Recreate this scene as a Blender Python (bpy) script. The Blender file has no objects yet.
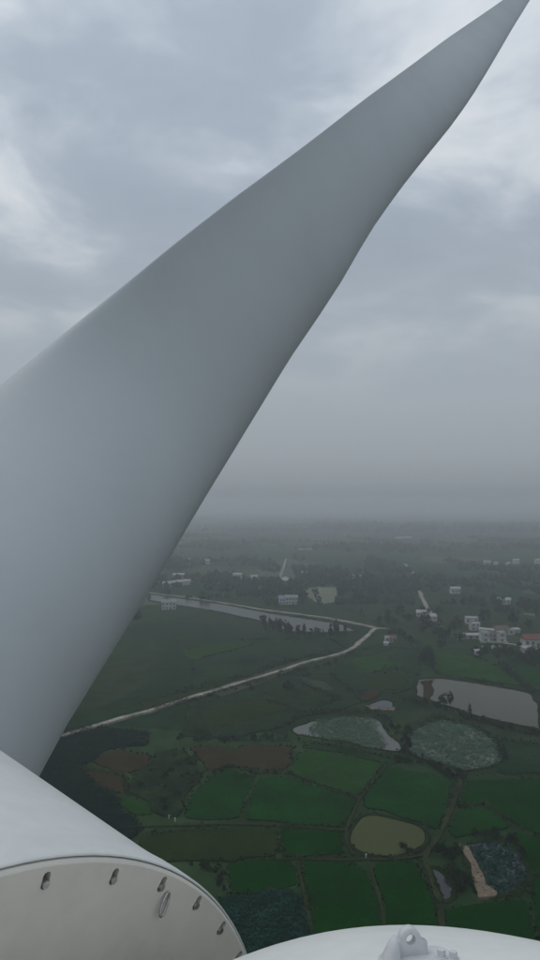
import bpy, bmesh, math, random
from mathutils import Vector, noise
from mathutils.bvhtree import BVHTree
R = math.radians
rnd = random.Random(11)
SC = bpy.context.scene
COL = SC.collection

# ------------------------------------------------------------------ camera
CAM_Z = 90.0
F, CX, CY, HY = 760.0, 270.0, 480.0, 503.0          # focal length and frame centre measured on the photograph
PITCH = math.atan((HY - CY) / F)
cd = bpy.data.cameras.new('camera')
cam = bpy.data.objects.new('camera', cd)
COL.objects.link(cam)
cam.location = (0, 0, CAM_Z)
cam.rotation_euler = (R(90) + PITCH, 0, 0)
cd.sensor_fit = 'VERTICAL'
cd.sensor_height = 24.0
cd.lens = 24.0 * F / 960.0
cd.clip_start, cd.clip_end = 0.05, 60000
SC.camera = cam

# ------------------------------------------------------------------ sky, sun, exposure
SUN_EL, SUN_AZ = R(58), R(-60)                       # azimuth clockwise from +Y
world = bpy.data.worlds.new('World')
SC.world = world
world.use_nodes = True
nt = world.node_tree
nt.nodes.clear()


def N(tree, kind, **kw):
    n = tree.nodes.new(kind)
    for k, v in kw.items():
        if k[0] == '_':
            n.inputs[int(k[1:])].default_value = v
        else:
            setattr(n, k, v)
    return n


def L(tree, a, b):
    tree.links.new(a, b)


def ramp(tree, stops, interp='LINEAR'):
    n = N(tree, 'ShaderNodeValToRGB')
    cr = n.color_ramp
    cr.interpolation = interp
    while len(cr.elements) > 1:
        cr.elements.remove(cr.elements[-1])
    cr.elements[0].position = stops[0][0]
    cr.elements[0].color = (*stops[0][1], 1)
    for p, c in stops[1:]:
        e = cr.elements.new(p)
        e.color = (*c, 1)
    return n


def math_node(tree, op, a, b=None):
    n = N(tree, 'ShaderNodeMath', operation=op)
    for i, v in enumerate((a, b)):
        if v is None:
            continue
        if isinstance(v, (int, float)):
            n.inputs[i].default_value = v
        else:
            L(tree, v, n.inputs[i])
    return n.outputs[0]


SKY = 0.1
OFFX, OFFY = -22.7230, 20.6366
out = N(nt, 'ShaderNodeOutputWorld')
bg = N(nt, 'ShaderNodeBackground')
bg.inputs['Strength'].default_value = SKY
L(nt, bg.outputs[0], out.inputs['Surface'])
sky = N(nt, 'ShaderNodeTexSky', sky_type='NISHITA', sun_disc=False)
sky.sun_elevation = SUN_EL
sky.sun_rotation = SUN_AZ
sky.air_density, sky.dust_density = 1.5, 4.0
tc = N(nt, 'ShaderNodeTexCoord')
sx = N(nt, 'ShaderNodeSeparateXYZ')
L(nt, tc.outputs['Generated'], sx.inputs[0])
zc = math_node(nt, 'MAXIMUM', sx.outputs[2], 0.0)
den = math_node(nt, 'ADD', zc, 0.22)
cxy = N(nt, 'ShaderNodeCombineXYZ')
L(nt, math_node(nt, 'DIVIDE', sx.outputs[0], den), cxy.inputs[0])
L(nt, math_node(nt, 'DIVIDE', sx.outputs[1], den), cxy.inputs[1])
cn = N(nt, 'ShaderNodeTexNoise', noise_dimensions='3D')
cn.inputs['Scale'].default_value = 2.3
cn.inputs['Detail'].default_value = 5
cn.inputs['Roughness'].default_value = 0.54
cn.inputs['Distortion'].default_value = 0.35
cmap = N(nt, 'ShaderNodeMapping')
cmap.inputs['Location'].default_value = (OFFX, OFFY, 0)
L(nt, cxy.outputs[0], cmap.inputs[0])
L(nt, cmap.outputs[0], cn.inputs['Vector'])
# overcast deck: grey-blue undersides, paler gaps (values are radiance / SKY)
deck = ramp(nt, [(0.28, (3.0, 3.55, 4.2)), (0.45, (3.45, 4.0, 4.7)), (0.53, (4.15, 4.7, 5.4)), (0.61, (5.5, 5.95, 6.45)), (0.71, (6.8, 7.05, 7.3))])
L(nt, cn.outputs['Fac'], deck.inputs[0])
# an overcast sky brightens from the horizon to the zenith
grad = ramp(nt, [(0.0, (0.585, 0.585, 0.58)), (0.01, (0.625, 0.625, 0.62)), (0.028, (0.775, 0.775, 0.772)), (0.06, (0.88, 0.882, 0.88)), (0.13, (0.97, 0.97, 0.97)),
                 (0.35, (1.06, 1.06, 1.06)), (1.0, (1.5, 1.5, 1.5))])
L(nt, zc, grad.inputs[0])
# far cloud detail melts into the haze near the horizon
cf = ramp(nt, [(0.09, (0, 0, 0)), (0.42, (1, 1, 1))], 'EASE')
L(nt, zc, cf.inputs[0])
m0 = N(nt, 'ShaderNodeMix', data_type='RGBA')
L(nt, cf.outputs[0], m0.inputs[0])
m0.inputs[6].default_value = (3.75, 4.2, 4.65, 1)
L(nt, deck.outputs[0], m0.inputs[7])
m1 = N(nt, 'ShaderNodeMix', data_type='RGBA', blend_type='MULTIPLY')
m1.inputs[0].default_value = 1
L(nt, m0.outputs[2], m1.inputs[6])
L(nt, grad.outputs[0], m1.inputs[7])
m2 = N(nt, 'ShaderNodeMix', data_type='RGBA')
m2.inputs[0].default_value = 0.05
L(nt, m1.outputs[2], m2.inputs[6])
L(nt, sky.outputs[0], m2.inputs[7])
L(nt, m2.outputs[2], bg.inputs['Color'])

sd = bpy.data.lights.new('sun', 'SUN')
sd.energy = 0.5
sd.angle = R(40)
sd.color = (1, 0.97, 0.93)
sun = bpy.data.objects.new('sun', sd)
COL.objects.link(sun)
sdir = Vector((math.sin(SUN_AZ) * math.cos(SUN_EL), math.cos(SUN_AZ) * math.cos(SUN_EL), math.sin(SUN_EL)))
sun.rotation_euler = (-sdir).to_track_quat('-Z', 'Y').to_euler()
sun.location = sdir * 200

SC.view_settings.view_transform = 'Standard'
SC.view_settings.look = 'None'
SC.view_settings.exposure = 0.0
SC.view_settings.gamma = 1.0
SC.cycles.volume_bounces = 2
SC.cycles.max_bounces = 6
SC.cycles.use_denoising = True


# ------------------------------------------------------------------ helpers
def at(px, py, z=0.0):
    """ground point seen at a pixel of the 540x960 photograph"""
    dx, du = (px - CX) / F, -(py - CY) / F
    dy = math.cos(PITCH) - du * math.sin(PITCH)
    dz = math.sin(PITCH) + du * math.cos(PITCH)
    k = (z - CAM_Z) / dz
    return Vector((dx * k, dy * k, z))


def mat(name, base, rough=0.8, var=0.25, scale=0.3, fine=None, bump=0.0, bscale=3.0, col2=None, spec=0.0, metal=0.0, coat=0.0, stretch=None, rows=None):
    m = bpy.data.materials.new(name)
    m.use_nodes = True
    t = m.node_tree
    p = t.nodes['Principled BSDF']
    p.inputs['Roughness'].default_value = rough
    p.inputs['Specular IOR Level'].default_value = spec
    p.inputs['Metallic'].default_value = metal
    p.inputs['Coat Weight'].default_value = coat
    g = N(t, 'ShaderNodeNewGeometry')
    vec = g.outputs['Position']
    if stretch:
        mp = N(t, 'ShaderNodeMapping')
        mp.inputs['Scale'].default_value = stretch
        L(t, vec, mp.inputs[0])
        vec = mp.outputs[0]
    n1 = N(t, 'ShaderNodeTexNoise')
    n1.inputs['Scale'].default_value = scale
    n1.inputs['Detail'].default_value = 6
    n1.inputs['Roughness'].default_value = 0.6
    L(t, vec, n1.inputs['Vector'])
    c2 = col2 or tuple(c * (1 + var) for c in base)
    lo = tuple(c * (1 - var) for c in base)
    r = ramp(t, [(0.3, lo), (0.5, base), (0.72, c2)])
    L(t, n1.outputs['Fac'], r.inputs[0])
    colr = r.outputs[0]
    if fine:
        n2 = N(t, 'ShaderNodeTexNoise')
        n2.inputs['Scale'].default_value = fine[0]
        n2.inputs['Detail'].default_value = 3
        L(t, g.outputs['Position'], n2.inputs['Vector'])
        r2 = ramp(t, [(0.3, (1 - fine[1],) * 3), (0.7, (1 + fine[1],) * 3)])
        L(t, n2.outputs['Fac'], r2.inputs[0])
        mx = N(t, 'ShaderNodeMix', data_type='RGBA', blend_type='MULTIPLY')
        mx.inputs[0].default_value = 1
        L(t, colr, mx.inputs[6])
        L(t, r2.outputs[0], mx.inputs[7])
        colr = mx.outputs[2]
    if rows:
        mp2 = N(t, 'ShaderNodeMapping')
        mp2.inputs['Rotation'].default_value = (0, 0, rows[0])
        L(t, g.outputs['Position'], mp2.inputs[0])
        w = N(t, 'ShaderNodeTexWave')
        w.inputs['Scale'].default_value = rows[1]
        w.inputs['Distortion'].default_value = 1.5
        w.inputs['Detail'].default_value = 2
        w.inputs['Detail Scale'].default_value = 0.4
        L(t, mp2.outputs[0], w.inputs['Vector'])
        r3 = ramp(t, [(0.1, (1 - rows[2],) * 3), (0.9, (1 + rows[2],) * 3)])
        L(t, w.outputs['Fac'], r3.inputs[0])
        mx = N(t, 'ShaderNodeMix', data_type='RGBA', blend_type='MULTIPLY')
        mx.inputs[0].default_value = 1
        L(t, colr, mx.inputs[6])
        L(t, r3.outputs[0], mx.inputs[7])
        colr = mx.outputs[2]
    L(t, colr, p.inputs['Base Color'])
    if bump:
        n3 = N(t, 'ShaderNodeTexNoise')
        n3.inputs['Scale'].default_value = bscale
        n3.inputs['Detail'].default_value = 4
        L(t, g.outputs['Position'], n3.inputs['Vector'])
        b = N(t, 'ShaderNodeBump')
        b.inputs['Strength'].default_value = bump
        L(t, n3.outputs['Fac'], b.inputs['Height'])
        L(t, b.outputs[0], p.inputs['Normal'])
    return m


def link(name, me, m=None, parent=None, kind=None, label=None, cat=None, group=None):
    o = bpy.data.objects.new(name, me)
    COL.objects.link(o)
    if m is not None and me is not None:
        if not me.materials:
            for k in (m if isinstance(m, (list, tuple)) else [m]):
                me.materials.append(k)
    if parent is not None:
        o.parent = parent
    tag(o, label, cat, group, kind)
    return o


def tag(o, label=None, cat=None, group=None, kind=None):
    for k, v in (('label', label), ('category', cat), ('group', group), ('kind', kind)):
        if v:
            o[k] = v
    return o


def mesh(name, verts, faces, smooth=False):
    me = bpy.data.meshes.new(name)
    me.from_pydata([tuple(v) for v in verts], [], faces)
    me.validate()
    if smooth:
        me.polygons.foreach_set('use_smooth', [True] * len(me.polygons))
    me.update()
    return me


class MB:
    """collects shapes that make ONE mesh"""
    def __init__(s):
        s.v, s.f = [], []

    def add(s, vs, fs):
        n = len(s.v)
        s.v += [Vector(v) for v in vs]
        s.f += [tuple(i + n for i in f) for f in fs]

    def box(s, c, d, rz=0.0):
        x, y, z = (k / 2 for k in d)
        cr, sr = math.cos(rz), math.sin(rz)
        vs = []
        for a in (-x, x):
            for b in (-y, y):
                for e in (-z, z):
                    vs.append((c[0] + a * cr - b * sr, c[1] + a * sr + b * cr, c[2] + e))
        s.add(vs, [(0, 1, 3, 2), (4, 6, 7, 5), (0, 4, 5, 1), (2, 3, 7, 6), (0, 2, 6, 4), (1, 5, 7, 3)])

    def tube(s, a, b, r0, r1, n=8, cap=True):
        a, b = Vector(a), Vector(b)
        d = (b - a).normalized()
        u = d.orthogonal().normalized()
        w = d.cross(u)
        vs = []
        for p, r in ((a, r0), (b, r1)):
            for k in range(n):
                t = 2 * math.pi * k / n
                vs.append(p + (u * math.cos(t) + w * math.sin(t)) * r)
        fs = [(k, (k + 1) % n, n + (k + 1) % n, n + k) for k in range(n)]
        if cap:
            fs += [tuple(range(n - 1, -1, -1)), tuple(range(n, 2 * n))]
        s.add(vs, fs)

    def loft(s, rings, close=True, caps=False):
        n = len(rings[0])
        vs = [p for r in rings for p in r]
        fs = []
        for i in range(len(rings) - 1):
            for k in range(n if close else n - 1):
                k2 = (k + 1) % n
                fs.append((i * n + k, i * n + k2, (i + 1) * n + k2, (i + 1) * n + k))
        if caps:
            fs += [tuple(range(n - 1, -1, -1)), tuple((len(rings) - 1) * n + k for k in range(n))]
        s.add(vs, fs)

    def build(s, name, m=None, parent=None, off=(0, 0, 0), smooth=False, **kw):
        off = Vector(off)
        return link(name, mesh(name, [v - off for v in s.v], s.f, smooth), m, parent, **kw)


# ------------------------------------------------------------------ materials
M = {}
M['rice_dark'] = mat('rice_dark', (0.002, 0.029, 0.002), 0.75, 0.38, 0.07, (1.1, 0.3), 0.5, 3.0, rows=(0.5, 0.3, 0.07))
M['rice_green'] = mat('rice_green', (0.005, 0.037, 0.006), 0.75, 0.38, 0.07, (1.1, 0.3), 0.5, 3.0, rows=(1.1, 0.21, 0.06))
M['rice_pale'] = mat('rice_pale', (0.014, 0.048, 0.009), 0.75, 0.36, 0.07, (1.1, 0.3), 0.5, 3.0, rows=(0.9, 0.22, 0.06))
M['meadow'] = mat('meadow', (0.012, 0.033, 0.014), 0.85, 0.55, 0.045, (0.7, 0.35), 0.6, 1.5, col2=(0.024, 0.044, 0.017))
M['scrub'] = mat('scrub', (0.012, 0.027, 0.012), 0.9, 0.5, 0.12, (0.7, 0.4), 0.8, 1.0, col2=(0.034, 0.05, 0.018))
M['olive'] = mat('olive_crop', (0.017, 0.028, 0.007), 0.85, 0.2, 0.06, (0.9, 0.2), 0.5, 2.0, rows=(0.1, 0.35, 0.1))
M['soil'] = mat('brown_soil', (0.034, 0.026, 0.013), 0.95, 0.3, 0.08, (0.8, 0.25), 0.6, 1.5)
M['teal'] = mat('teal_ground', (0.003, 0.016, 0.012), 0.85, 0.35, 0.08, (0.8, 0.3), 0.6, 1.5)
M['mud'] = mat('pale_mud', (0.16, 0.125, 0.09), 0.8, 0.25, 0.15, (1.0, 0.2), 0.3, 2.0)
M['bank'] = mat('grassy_bank', (0.013, 0.024, 0.009), 0.9, 0.45, 0.25, (1.5, 0.4), 0.8, 1.5, col2=(0.03, 0.036, 0.016))
M['road'] = mat('pale_concrete_track', (0.24, 0.22, 0.18), 0.9, 0.5, 0.13, (0.9, 0.35))
M['path'] = mat('dirt_path', (0.030, 0.036, 0.016), 0.95, 0.35, 0.2, (1.2, 0.3))
M['yard'] = mat('concrete_yard', (0.30, 0.29, 0.26), 0.9, 0.25, 0.15)
M['pale_field'] = mat('pale_stubble', (0.14, 0.145, 0.10), 0.95, 0.25, 0.04, (0.4, 0.2))
M['tuft'] = mat('rough_grass', (0.011, 0.024, 0.008), 0.85, 0.5, 0.3, col2=(0.03, 0.04, 0.015))
M['lotus'] = mat('lotus_leaf', (0.056, 0.100, 0.062), 0.55, 0.3, 0.25, (1.5, 0.3), col2=(0.076, 0.122, 0.082))
M['lotus_teal'] = mat('lotus_leaf_teal', (0.008, 0.034, 0.024), 0.6, 0.4, 0.25, (1.6, 0.35), col2=(0.022, 0.062, 0.046))
M['leaf'] = mat('tree_leaf', (0.014, 0.028, 0.014), 0.7, 0.4, 0.6)
M['leaf2'] = mat('tree_leaf_olive', (0.022, 0.036, 0.014), 0.7, 0.4, 0.6)
M['leaf3'] = mat('tree_leaf_blue', (0.009, 0.020, 0.014), 0.7, 0.4, 0.6)
M['bark'] = mat('bark', (0.06, 0.05, 0.04), 0.9, 0.3, 3)


def water(name, base, rough=0.06, spec=.26):
    m = mat(name, base, rough, 0.12, 0.03, None, 0.03, 0.8, spec=spec)
    m.node_tree.nodes['Principled BSDF'].inputs['IOR'].default_value = 1.33
    return m


M['w_olive'] = water('olive_water', (0.038, 0.048, 0.003), 0.3, .12)
M['w_brown'] = water('brown_water', (0.046, 0.041, 0.021), .12, .11)
M['w_grey'] = water('grey_water', (0.045, 0.047, 0.036), 0.25, .10)
M['w_dark'] = water('dark_water', (0.012, 0.014, 0.02), 0.05)
M['w_lotus'] = water('lotus_water', (0.08, 0.08, 0.065), 0.2)

# the wide ground: a patchwork of small fields, each its own crop colour
gm = bpy.data.materials.new('farmland')
gm.use_nodes = True
t = gm.node_tree
p = t.nodes['Principled BSDF']
p.inputs['Roughness'].default_value = 0.9
p.inputs['Specular IOR Level'].default_value = 0.0
g = N(t, 'ShaderNodeNewGeometry')
wob = N(t, 'ShaderNodeTexNoise')
wob.inputs['Scale'].default_value = 0.012
L(t, g.outputs['Position'], wob.inputs['Vector'])
vm = N(t, 'ShaderNodeVectorMath', operation='MULTIPLY_ADD')
L(t, wob.outputs['Color'], vm.inputs[0])
vm.inputs[1].default_value = (45, 45, 0)
L(t, g.outputs['Position'], vm.inputs[2])
mp = N(t, 'ShaderNodeMapping')
mp.inputs['Scale'].default_value = (0.013, 0.0085, 0.0)
mp.inputs['Rotation'].default_value = (0, 0, 0.3)
L(t, vm.outputs[0], mp.inputs[0])
vo = N(t, 'ShaderNodeTexVoronoi', feature='F1', distance='CHEBYCHEV')
vo.inputs['Scale'].default_value = 1.0
L(t, mp.outputs[0], vo.inputs['Vector'])
vs_ = N(t, 'ShaderNodeSeparateXYZ')
L(t, vo.outputs['Color'], vs_.inputs[0])
fr = ramp(t, [(0.0, (0.012, 0.030, 0.013)), (0.3, (0.018, 0.040, 0.016)), (0.42, (0.021, 0.036, 0.016)), (0.55, (0.013, 0.034, 0.013)),
              (0.68, (0.024, 0.036, 0.017)), (0.78, (0.026, 0.052, 0.020)), (0.93, (0.045, 0.055, 0.034)), (0.97, (0.07, 0.075, 0.055))], 'CONSTANT')
L(t, vs_.outputs[0], fr.inputs[0])
ve = N(t, 'ShaderNodeTexVoronoi', feature='DISTANCE_TO_EDGE')
ve.inputs['Scale'].default_value = 1.0
L(t, mp.outputs[0], ve.inputs['Vector'])
nz = N(t, 'ShaderNodeTexNoise')
nz.inputs['Scale'].default_value = 0.09
nz.inputs['Detail'].default_value = 8
nz.inputs['Roughness'].default_value = 0.65
L(t, g.outputs['Position'], nz.inputs['Vector'])
nr = ramp(t, [(0.3, (0.5, 0.55, 0.5)), (0.7, (1.45, 1.4, 1.4))])
L(t, nz.outputs['Fac'], nr.inputs[0])
mx = N(t, 'ShaderNodeMix', data_type='RGBA', blend_type='MULTIPLY')
mx.inputs[0].default_value = 1
L(t, fr.outputs[0], mx.inputs[6])
L(t, nr.outputs[0], mx.inputs[7])
L(t, mx.outputs[2], p.inputs['Base Color'])
nb = N(t, 'ShaderNodeBump')
nb.inputs['Strength'].default_value = 0.8
nb.inputs['Distance'].default_value = 0.6
L(t, nz.outputs['Fac'], nb.inputs['Height'])
L(t, nb.outputs[0], p.inputs['Normal'])
M['farmland'] = gm


# ------------------------------------------------------------------ ground and its pieces
X0, X1, Y0, Y1 = -9000, 9000, -4000, 15000
link('ground', mesh('ground', [(X0, Y0, 0), (X1, Y0, 0), (X1, Y1, 0), (X0, Y1, 0)], [(0, 1, 2, 3)]), gm, kind='structure')

LAYER = [0]


def outline(pix, step=2.0, amp=0.35, seed=0.0):
    pts = [at(*q) for q in pix]
    res = []
    for i, a in enumerate(pts):
        b = pts[(i + 1) % len(pts)]
        n = max(1, int((b - a).length / step))
        for k in range(n):
            q = a.lerp(b, k / n)
            j = noise.noise_vector(Vector((q.x * 0.16 + seed, q.y * 0.16, 3.1)))
            res.append(Vector((q.x + j.x * amp * 1.8, q.y + j.y * amp * 1.8, 0)))
    # soften the corners
    out_ = []
    n = len(res)
    for i in range(n):
        out_.append((res[i - 1] + res[i] * 4 + res[(i + 1) % n]) / 6)
    return out_


def slab(name, pix, m, h, amp=0.35, step=2.0, kind='structure'):
    ring = outline(pix, step, amp, len(pix) * 1.7 + pix[0][0] * .1)
    n = len(ring)
    LAYER[0] += 1
    h = h + LAYER[0] * 0.0005
    vs = [(p.x, p.y, 0.004) for p in ring] + [(p.x, p.y, h) for p in ring]
    fs = [tuple(n + i for i in range(n))] + [(i, (i + 1) % n, n + (i + 1) % n, n + i) for i in range(n)]
    me = mesh(name, vs, fs)
    bm = bmesh.new()
    bm.from_mesh(me)
    bmesh.ops.recalc_face_normals(bm, faces=bm.faces)
    if sum(f.normal.z * f.calc_area() for f in bm.faces) < 0:
        bmesh.ops.reverse_faces(bm, faces=bm.faces)
    bm.to_mesh(me)
    bm.free()
    link(name, me, m, kind=kind)
    return ring


def ribbon(name, pts, width, m, h=0.12, closed=False, profile='flat', jit=0.12, step=3.0, kind='structure'):
    """flat or ridged strip along world points"""
    P = []
    cnt = len(pts) if closed else len(pts) - 1
    for i in range(cnt):
        a, b = pts[i], pts[(i + 1) % len(pts)]
        n = max(1, int((b - a).length / step))
        P += [a.lerp(b, k / n) for k in range(n)]
    if not closed:
        P.append(pts[-1])
    for _ in range(3):
        Q = [p.copy() for p in P]
        for i in range(len(P)):
            if closed or 0 < i < len(P) - 1:
                Q[i] = (P[i - 1] + P[i] * 2 + P[(i + 1) % len(P)]) / 4
        P = Q
    LAYER[0] += 1
    h += LAYER[0] * 0.0005
    rings = []
    n = len(P)
    for i, p in enumerate(P):
        a = P[i - 1] if (closed or i) else p
        b = P[(i + 1) % n] if (closed or i < n - 1) else p
        d = (b - a)
        d.z = 0
        d.normalize()
        s = Vector((-d.y, d.x, 0))
        w = width * (1 + jit * 2 * noise.noise(p * 0.11)) / 2
        s0 = s * jit * width * noise.noise(p * 0.07 + Vector((9, 2, 0)))
        hh = h * (1 + (0.5 * noise.noise(p * 0.2) if profile == 'ridge' else 0))
        if profile == 'ridge':
            prof = ((-1, 0.004), (-0.55, hh * 0.75), (0, hh), (0.55, hh * 0.75), (1, 0.004))
        else:
            prof = ((-1, 0.004), (-0.99, h), (0.99, h), (1, 0.004))
        rings.append([p + s0 + s * (k * w) + Vector((0, 0, z)) for k, z in prof])
    mb = MB()
    if closed:
        rings.append(rings[0])
    mb.loft(rings, close=False)
    return mb.build(name, m, kind=kind)


EDGES = []       # outlines along which rough grass grows


def field(name, pix, m, h=0.35, **kw):
    kw.setdefault('amp', .55)
    EDGES.append(slab(name, pix, M[m], h, **kw))


def pond(pix, m, bank=1.6, bh=0.5, name='pond'):
    ring = slab(name, pix, M[m], 0.07, amp=0.5, step=1.5)
    cxy_ = sum((Vector(p) for p in ring), Vector()) / len(ring)
    grown = [p + (p - cxy_).normalized() * bank * 0.4 for p in ring]
    ribbon('pond_bank', grown, bank, M['bank'], bh, closed=True, profile='ridge', jit=0.3, step=1.6)
    EDGES.append(grown)
    return ring


RICE = 'rice_field'
field(RICE, [(185, 818), (192, 797), (208, 780), (229, 769.5), (254, 778), (248, 789), (240, 818), (206, 821)], 'rice_green')
field(RICE, [(258, 780), (284, 777), (316, 788), (356, 801), (343, 828), (300, 825), (245, 820), (252, 790)], 'rice_green')
field(RICE, [(300, 753.5), (316, 751.5), (340, 756), (383, 765), (359, 796), (336, 790), (309, 781), (289, 774)], 'rice_pale')
field(RICE, [(388, 767.5), (420, 773), (450, 781), (446, 812), (436, 831), (425, 825), (400, 816), (380, 810), (367, 810), (364, 799)], 'rice_green')
field(RICE, [(282, 829), (342, 833), (341, 849), (347, 855), (282, 858)], 'rice_dark')
field('crop_field', [(140, 838), (180, 832), (278, 829.5), (277.5, 857.5), (240, 858.5), (237, 862), (150, 862)], 'olive')
field(RICE, [(228, 864.5), (241, 861), (283, 861.5), (294, 868), (298, 886), (285, 889.5), (232, 895)], 'rice_dark')
field(RICE, [(301, 863), (346, 864), (365, 869), (376, 897), (386, 960), (320, 960), (308, 900)], 'rice_dark')
field(RICE, [(376, 863), (413, 862.5), (423, 879), (435, 908), (440, 960), (394, 960), (384, 900), (373, 869)], 'rice_dark')
field(RICE, [(467, 781), (542, 780), (600, 784), (600, 850), (545, 838), (511, 822), (483, 804.5), (459, 808)], 'rice_dark')
field(RICE, [(458, 811), (483, 807.5), (504, 821), (509, 829), (470, 834), (454, 839), (450, 831)], 'rice_green')
field(RICE, [(515, 833), (600, 856), (620, 960), (545, 960), (532, 900), (534, 875), (520, 852)], 'rice_dark')
field(RICE, [(445, 912), (480, 906), (508, 902), (527, 900), (540, 960), (448, 960)], 'rice_dark')
field('crop_field', [(120, 803), (127, 796.5), (148, 805), (151, 815), (133, 815.5)], 'rice_pale')
field('ploughed_field', [(94, 761), (112, 749.5), (148, 755), (151, 764), (130, 773.5), (107, 768.5)], 'soil', h=.12, amp=.7)
field('ploughed_field', [(82, 770), (104, 772.5), (125, 777), (125, 795), (101, 788)], 'soil', h=.12, amp=.7)
field('ploughed_field', [(190, 748), (215, 746), (232, 751), (245, 745.5), (294, 746.5), (291.5, 763), (284, 771), (258, 769), (234, 766.5), (208, 771), (199, 760)], 'soil', h=.12, amp=.7)
field('scrub_field', [(133, 776), (152, 766), (155, 753), (184, 750), (196, 762), (204, 774), (186, 796), (179, 818), (156, 814), (150, 802), (130, 794)], 'scrub', h=.3, amp=.9)
teal_pix =  [(40, 742), (62, 730), (104, 727), (150, 733), (146, 746), (112, 748), (94, 759), (78, 769), (98, 790), (124, 800), (116, 806), (134, 820), (140, 834), (110, 850), (20, 830)]
field('teal_field', teal_pix, 'teal', h=.3, amp=.9)
field('meadow', [(437, 655), (470, 655.5), (498, 667), (526, 687), (504, 684), (468, 678.5), (437, 674), (433, 662)], 'rice_pale', amp=.8)
field('meadow', [(503, 662), (545, 656), (580, 660), (580, 700), (540, 694), (518, 682)], 'meadow', amp=.8)
field('meadow', [(347, 656), (385, 648), (420, 651), (419, 676), (410, 690), (396, 694), (352, 690), (332, 674)], 'meadow', amp=.8)
field('meadow', [(190, 704), (245, 687), (300, 670), (328, 676), (350, 694), (362, 703), (330, 714), (302, 716), (280, 728), (230, 738), (180, 736)], 'scrub', amp=.8)
field('meadow', [(195, 660), (255, 645), (330, 640), (344, 646), (338, 652), (250, 676), (190, 692)], 'meadow', amp=.8)
field('meadow', [(300, 747), (320, 744), (372, 755), (402, 761), (392, 765), (340, 753)], 'meadow', h=.2, amp=.8)
field('meadow', [(506, 742), (545, 748), (545, 774), (505, 775), (494, 772), (504, 760)], 'meadow', amp=.8)
field('stubble_field', [(300, 589), (320, 587), (338, 587), (336.5, 602), (321, 604.5), (312, 600)], 'pale_field', h=.1, amp=1.2)
field('stubble_field', [(342, 592), (364, 593), (366, 603), (344, 606)], 'meadow', h=.1, amp=1.2)
field('stubble_field', [(425, 607), (470, 600), (478, 606), (440, 616)], 'meadow', h=.1, amp=1.2)

field('meadow', [(140, 704), (245, 675.5), (246, 682), (140, 711)], 'olive', h=.2)
field('meadow', [(262, 692), (300, 684), (340, 700), (318, 706), (284, 702)], 'scrub', h=.45)
field('meadow', [(352, 660), (385, 655), (395, 669), (360, 675)], 'rice_pale', h=.5)
field('meadow', [(362, 678), (396, 672), (408, 683), (396, 691), (366, 689)], 'olive', h=.5)
field('meadow', [(262, 656), (328, 647), (336, 650.5), (266, 668)], 'scrub', h=.5)
field('meadow', [(180, 652), (240, 641), (252, 645), (190, 661)], 'rice_pale', h=.5)
field('meadow', [(200, 712), (262, 700), (292, 708), (250, 722), (206, 728)], 'olive', h=.45)
field('ploughed_field', [(360, 694), (374, 689), (380, 694), (372, 701), (362, 702)], 'soil', h=.5)
field('meadow', [(440, 660), (466, 660), (474, 672), (444, 671)], 'rice_pale', h=.5)
field('meadow', [(515, 670), (545, 668), (545, 684), (528, 684)], 'rice_green', h=.5)
M['strip'] = mat('pale_strip', (0.040, 0.050, 0.030), 0.95, 0.35, 0.05, (0.5, 0.3))
field('meadow', [(205, 692), (244, 679), (300, 661), (314, 662), (300, 668), (262, 684), (222, 698)], 'strip', h=.55)
field('meadow', [(300, 677), (326, 684), (336, 692), (322, 691), (304, 684)], 'strip', h=.6)
field('meadow', [(345, 652), (378, 645), (392, 650), (360, 658)], 'meadow', h=.6)
olive_ring = pond([(363, 816), (376, 814), (391, 818), (420, 827), (422.5, 830), (424, 844), (411, 852), (400, 856), (370, 856), (355, 850), (350, 842), (352, 831)], 'w_olive')
big_ring = pond([(418.5, 679.5), (439, 678), (469, 682), (504, 688), (528, 692.5), (537, 704), (541, 730), (510, 724), (469, 713.5), (433, 701.5), (415.5, 695.5)], 'w_brown', 2.4, .6)
l1_ring = pond([(291, 730), (297, 726), (306, 724.5), (314, 721), (330, 720), (346, 716.5), (360, 718.5), (374, 718), (384, 725), (386, 732), (393, 738), (400, 744), (402, 752), (390, 751), (374, 748.5), (360, 747), (348, 741.5), (330, 740), (309, 736), (298, 736)], 'w_lotus', 1.6, .4)
l2_ring = pond([(408, 734), (419, 730), (425, 725), (437, 723), (446, 721.5), (455, 724.5), (466, 725), (476, 731), (488, 736), (498, 746), (499, 753), (502, 759), (494, 764), (489, 769), (476, 768), (463, 771), (446, 764), (430, 762), (417, 755), (409, 752), (404, 743)], 'w_lotus', 1.6, .4)
pond([(428.5, 867), (441, 869), (452, 885), (452, 903), (439, 903), (434, 880)], 'w_dark')
r_ring = pond([(464, 846), (497, 841), (517, 854), (530, 872), (524, 885), (511, 893), (488, 899), (478, 893), (472, 868)], 'w_dark', 1.6, .4)
pond([(368, 705), (382, 699.5), (394, 702), (392, 709), (373, 709)], 'w_dark', 1.2, .4)
canal_ring = pond([(150, 594), (225, 604.5), (260, 611.5), (288, 616), (338, 623), (358, 631), (345, 632), (320, 633), (291, 632), (275, 627), (258, 621), (222, 612.5), (150, 601)], 'w_grey', 3, .8, 'canal')
slab('mud_bank', [(460, 845), (469, 848), (473, 861), (480, 872), (487, 887), (498, 894), (496, 899), (479, 901), (474, 880), (466, 859)], M['mud'], 0.62, amp=.6, step=1.2)
slab('mud_bank', [(422, 681), (432, 680), (434, 688), (430, 700), (423, 697)], M['soil'], 0.2, amp=.8)
slab('mud_bank', [(365, 706), (371, 710.5), (393, 711.5), (397, 706), (395, 708.5), (389, 709.8), (374, 709)], M['mud'], 0.55, amp=.3, step=1.2)


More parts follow.
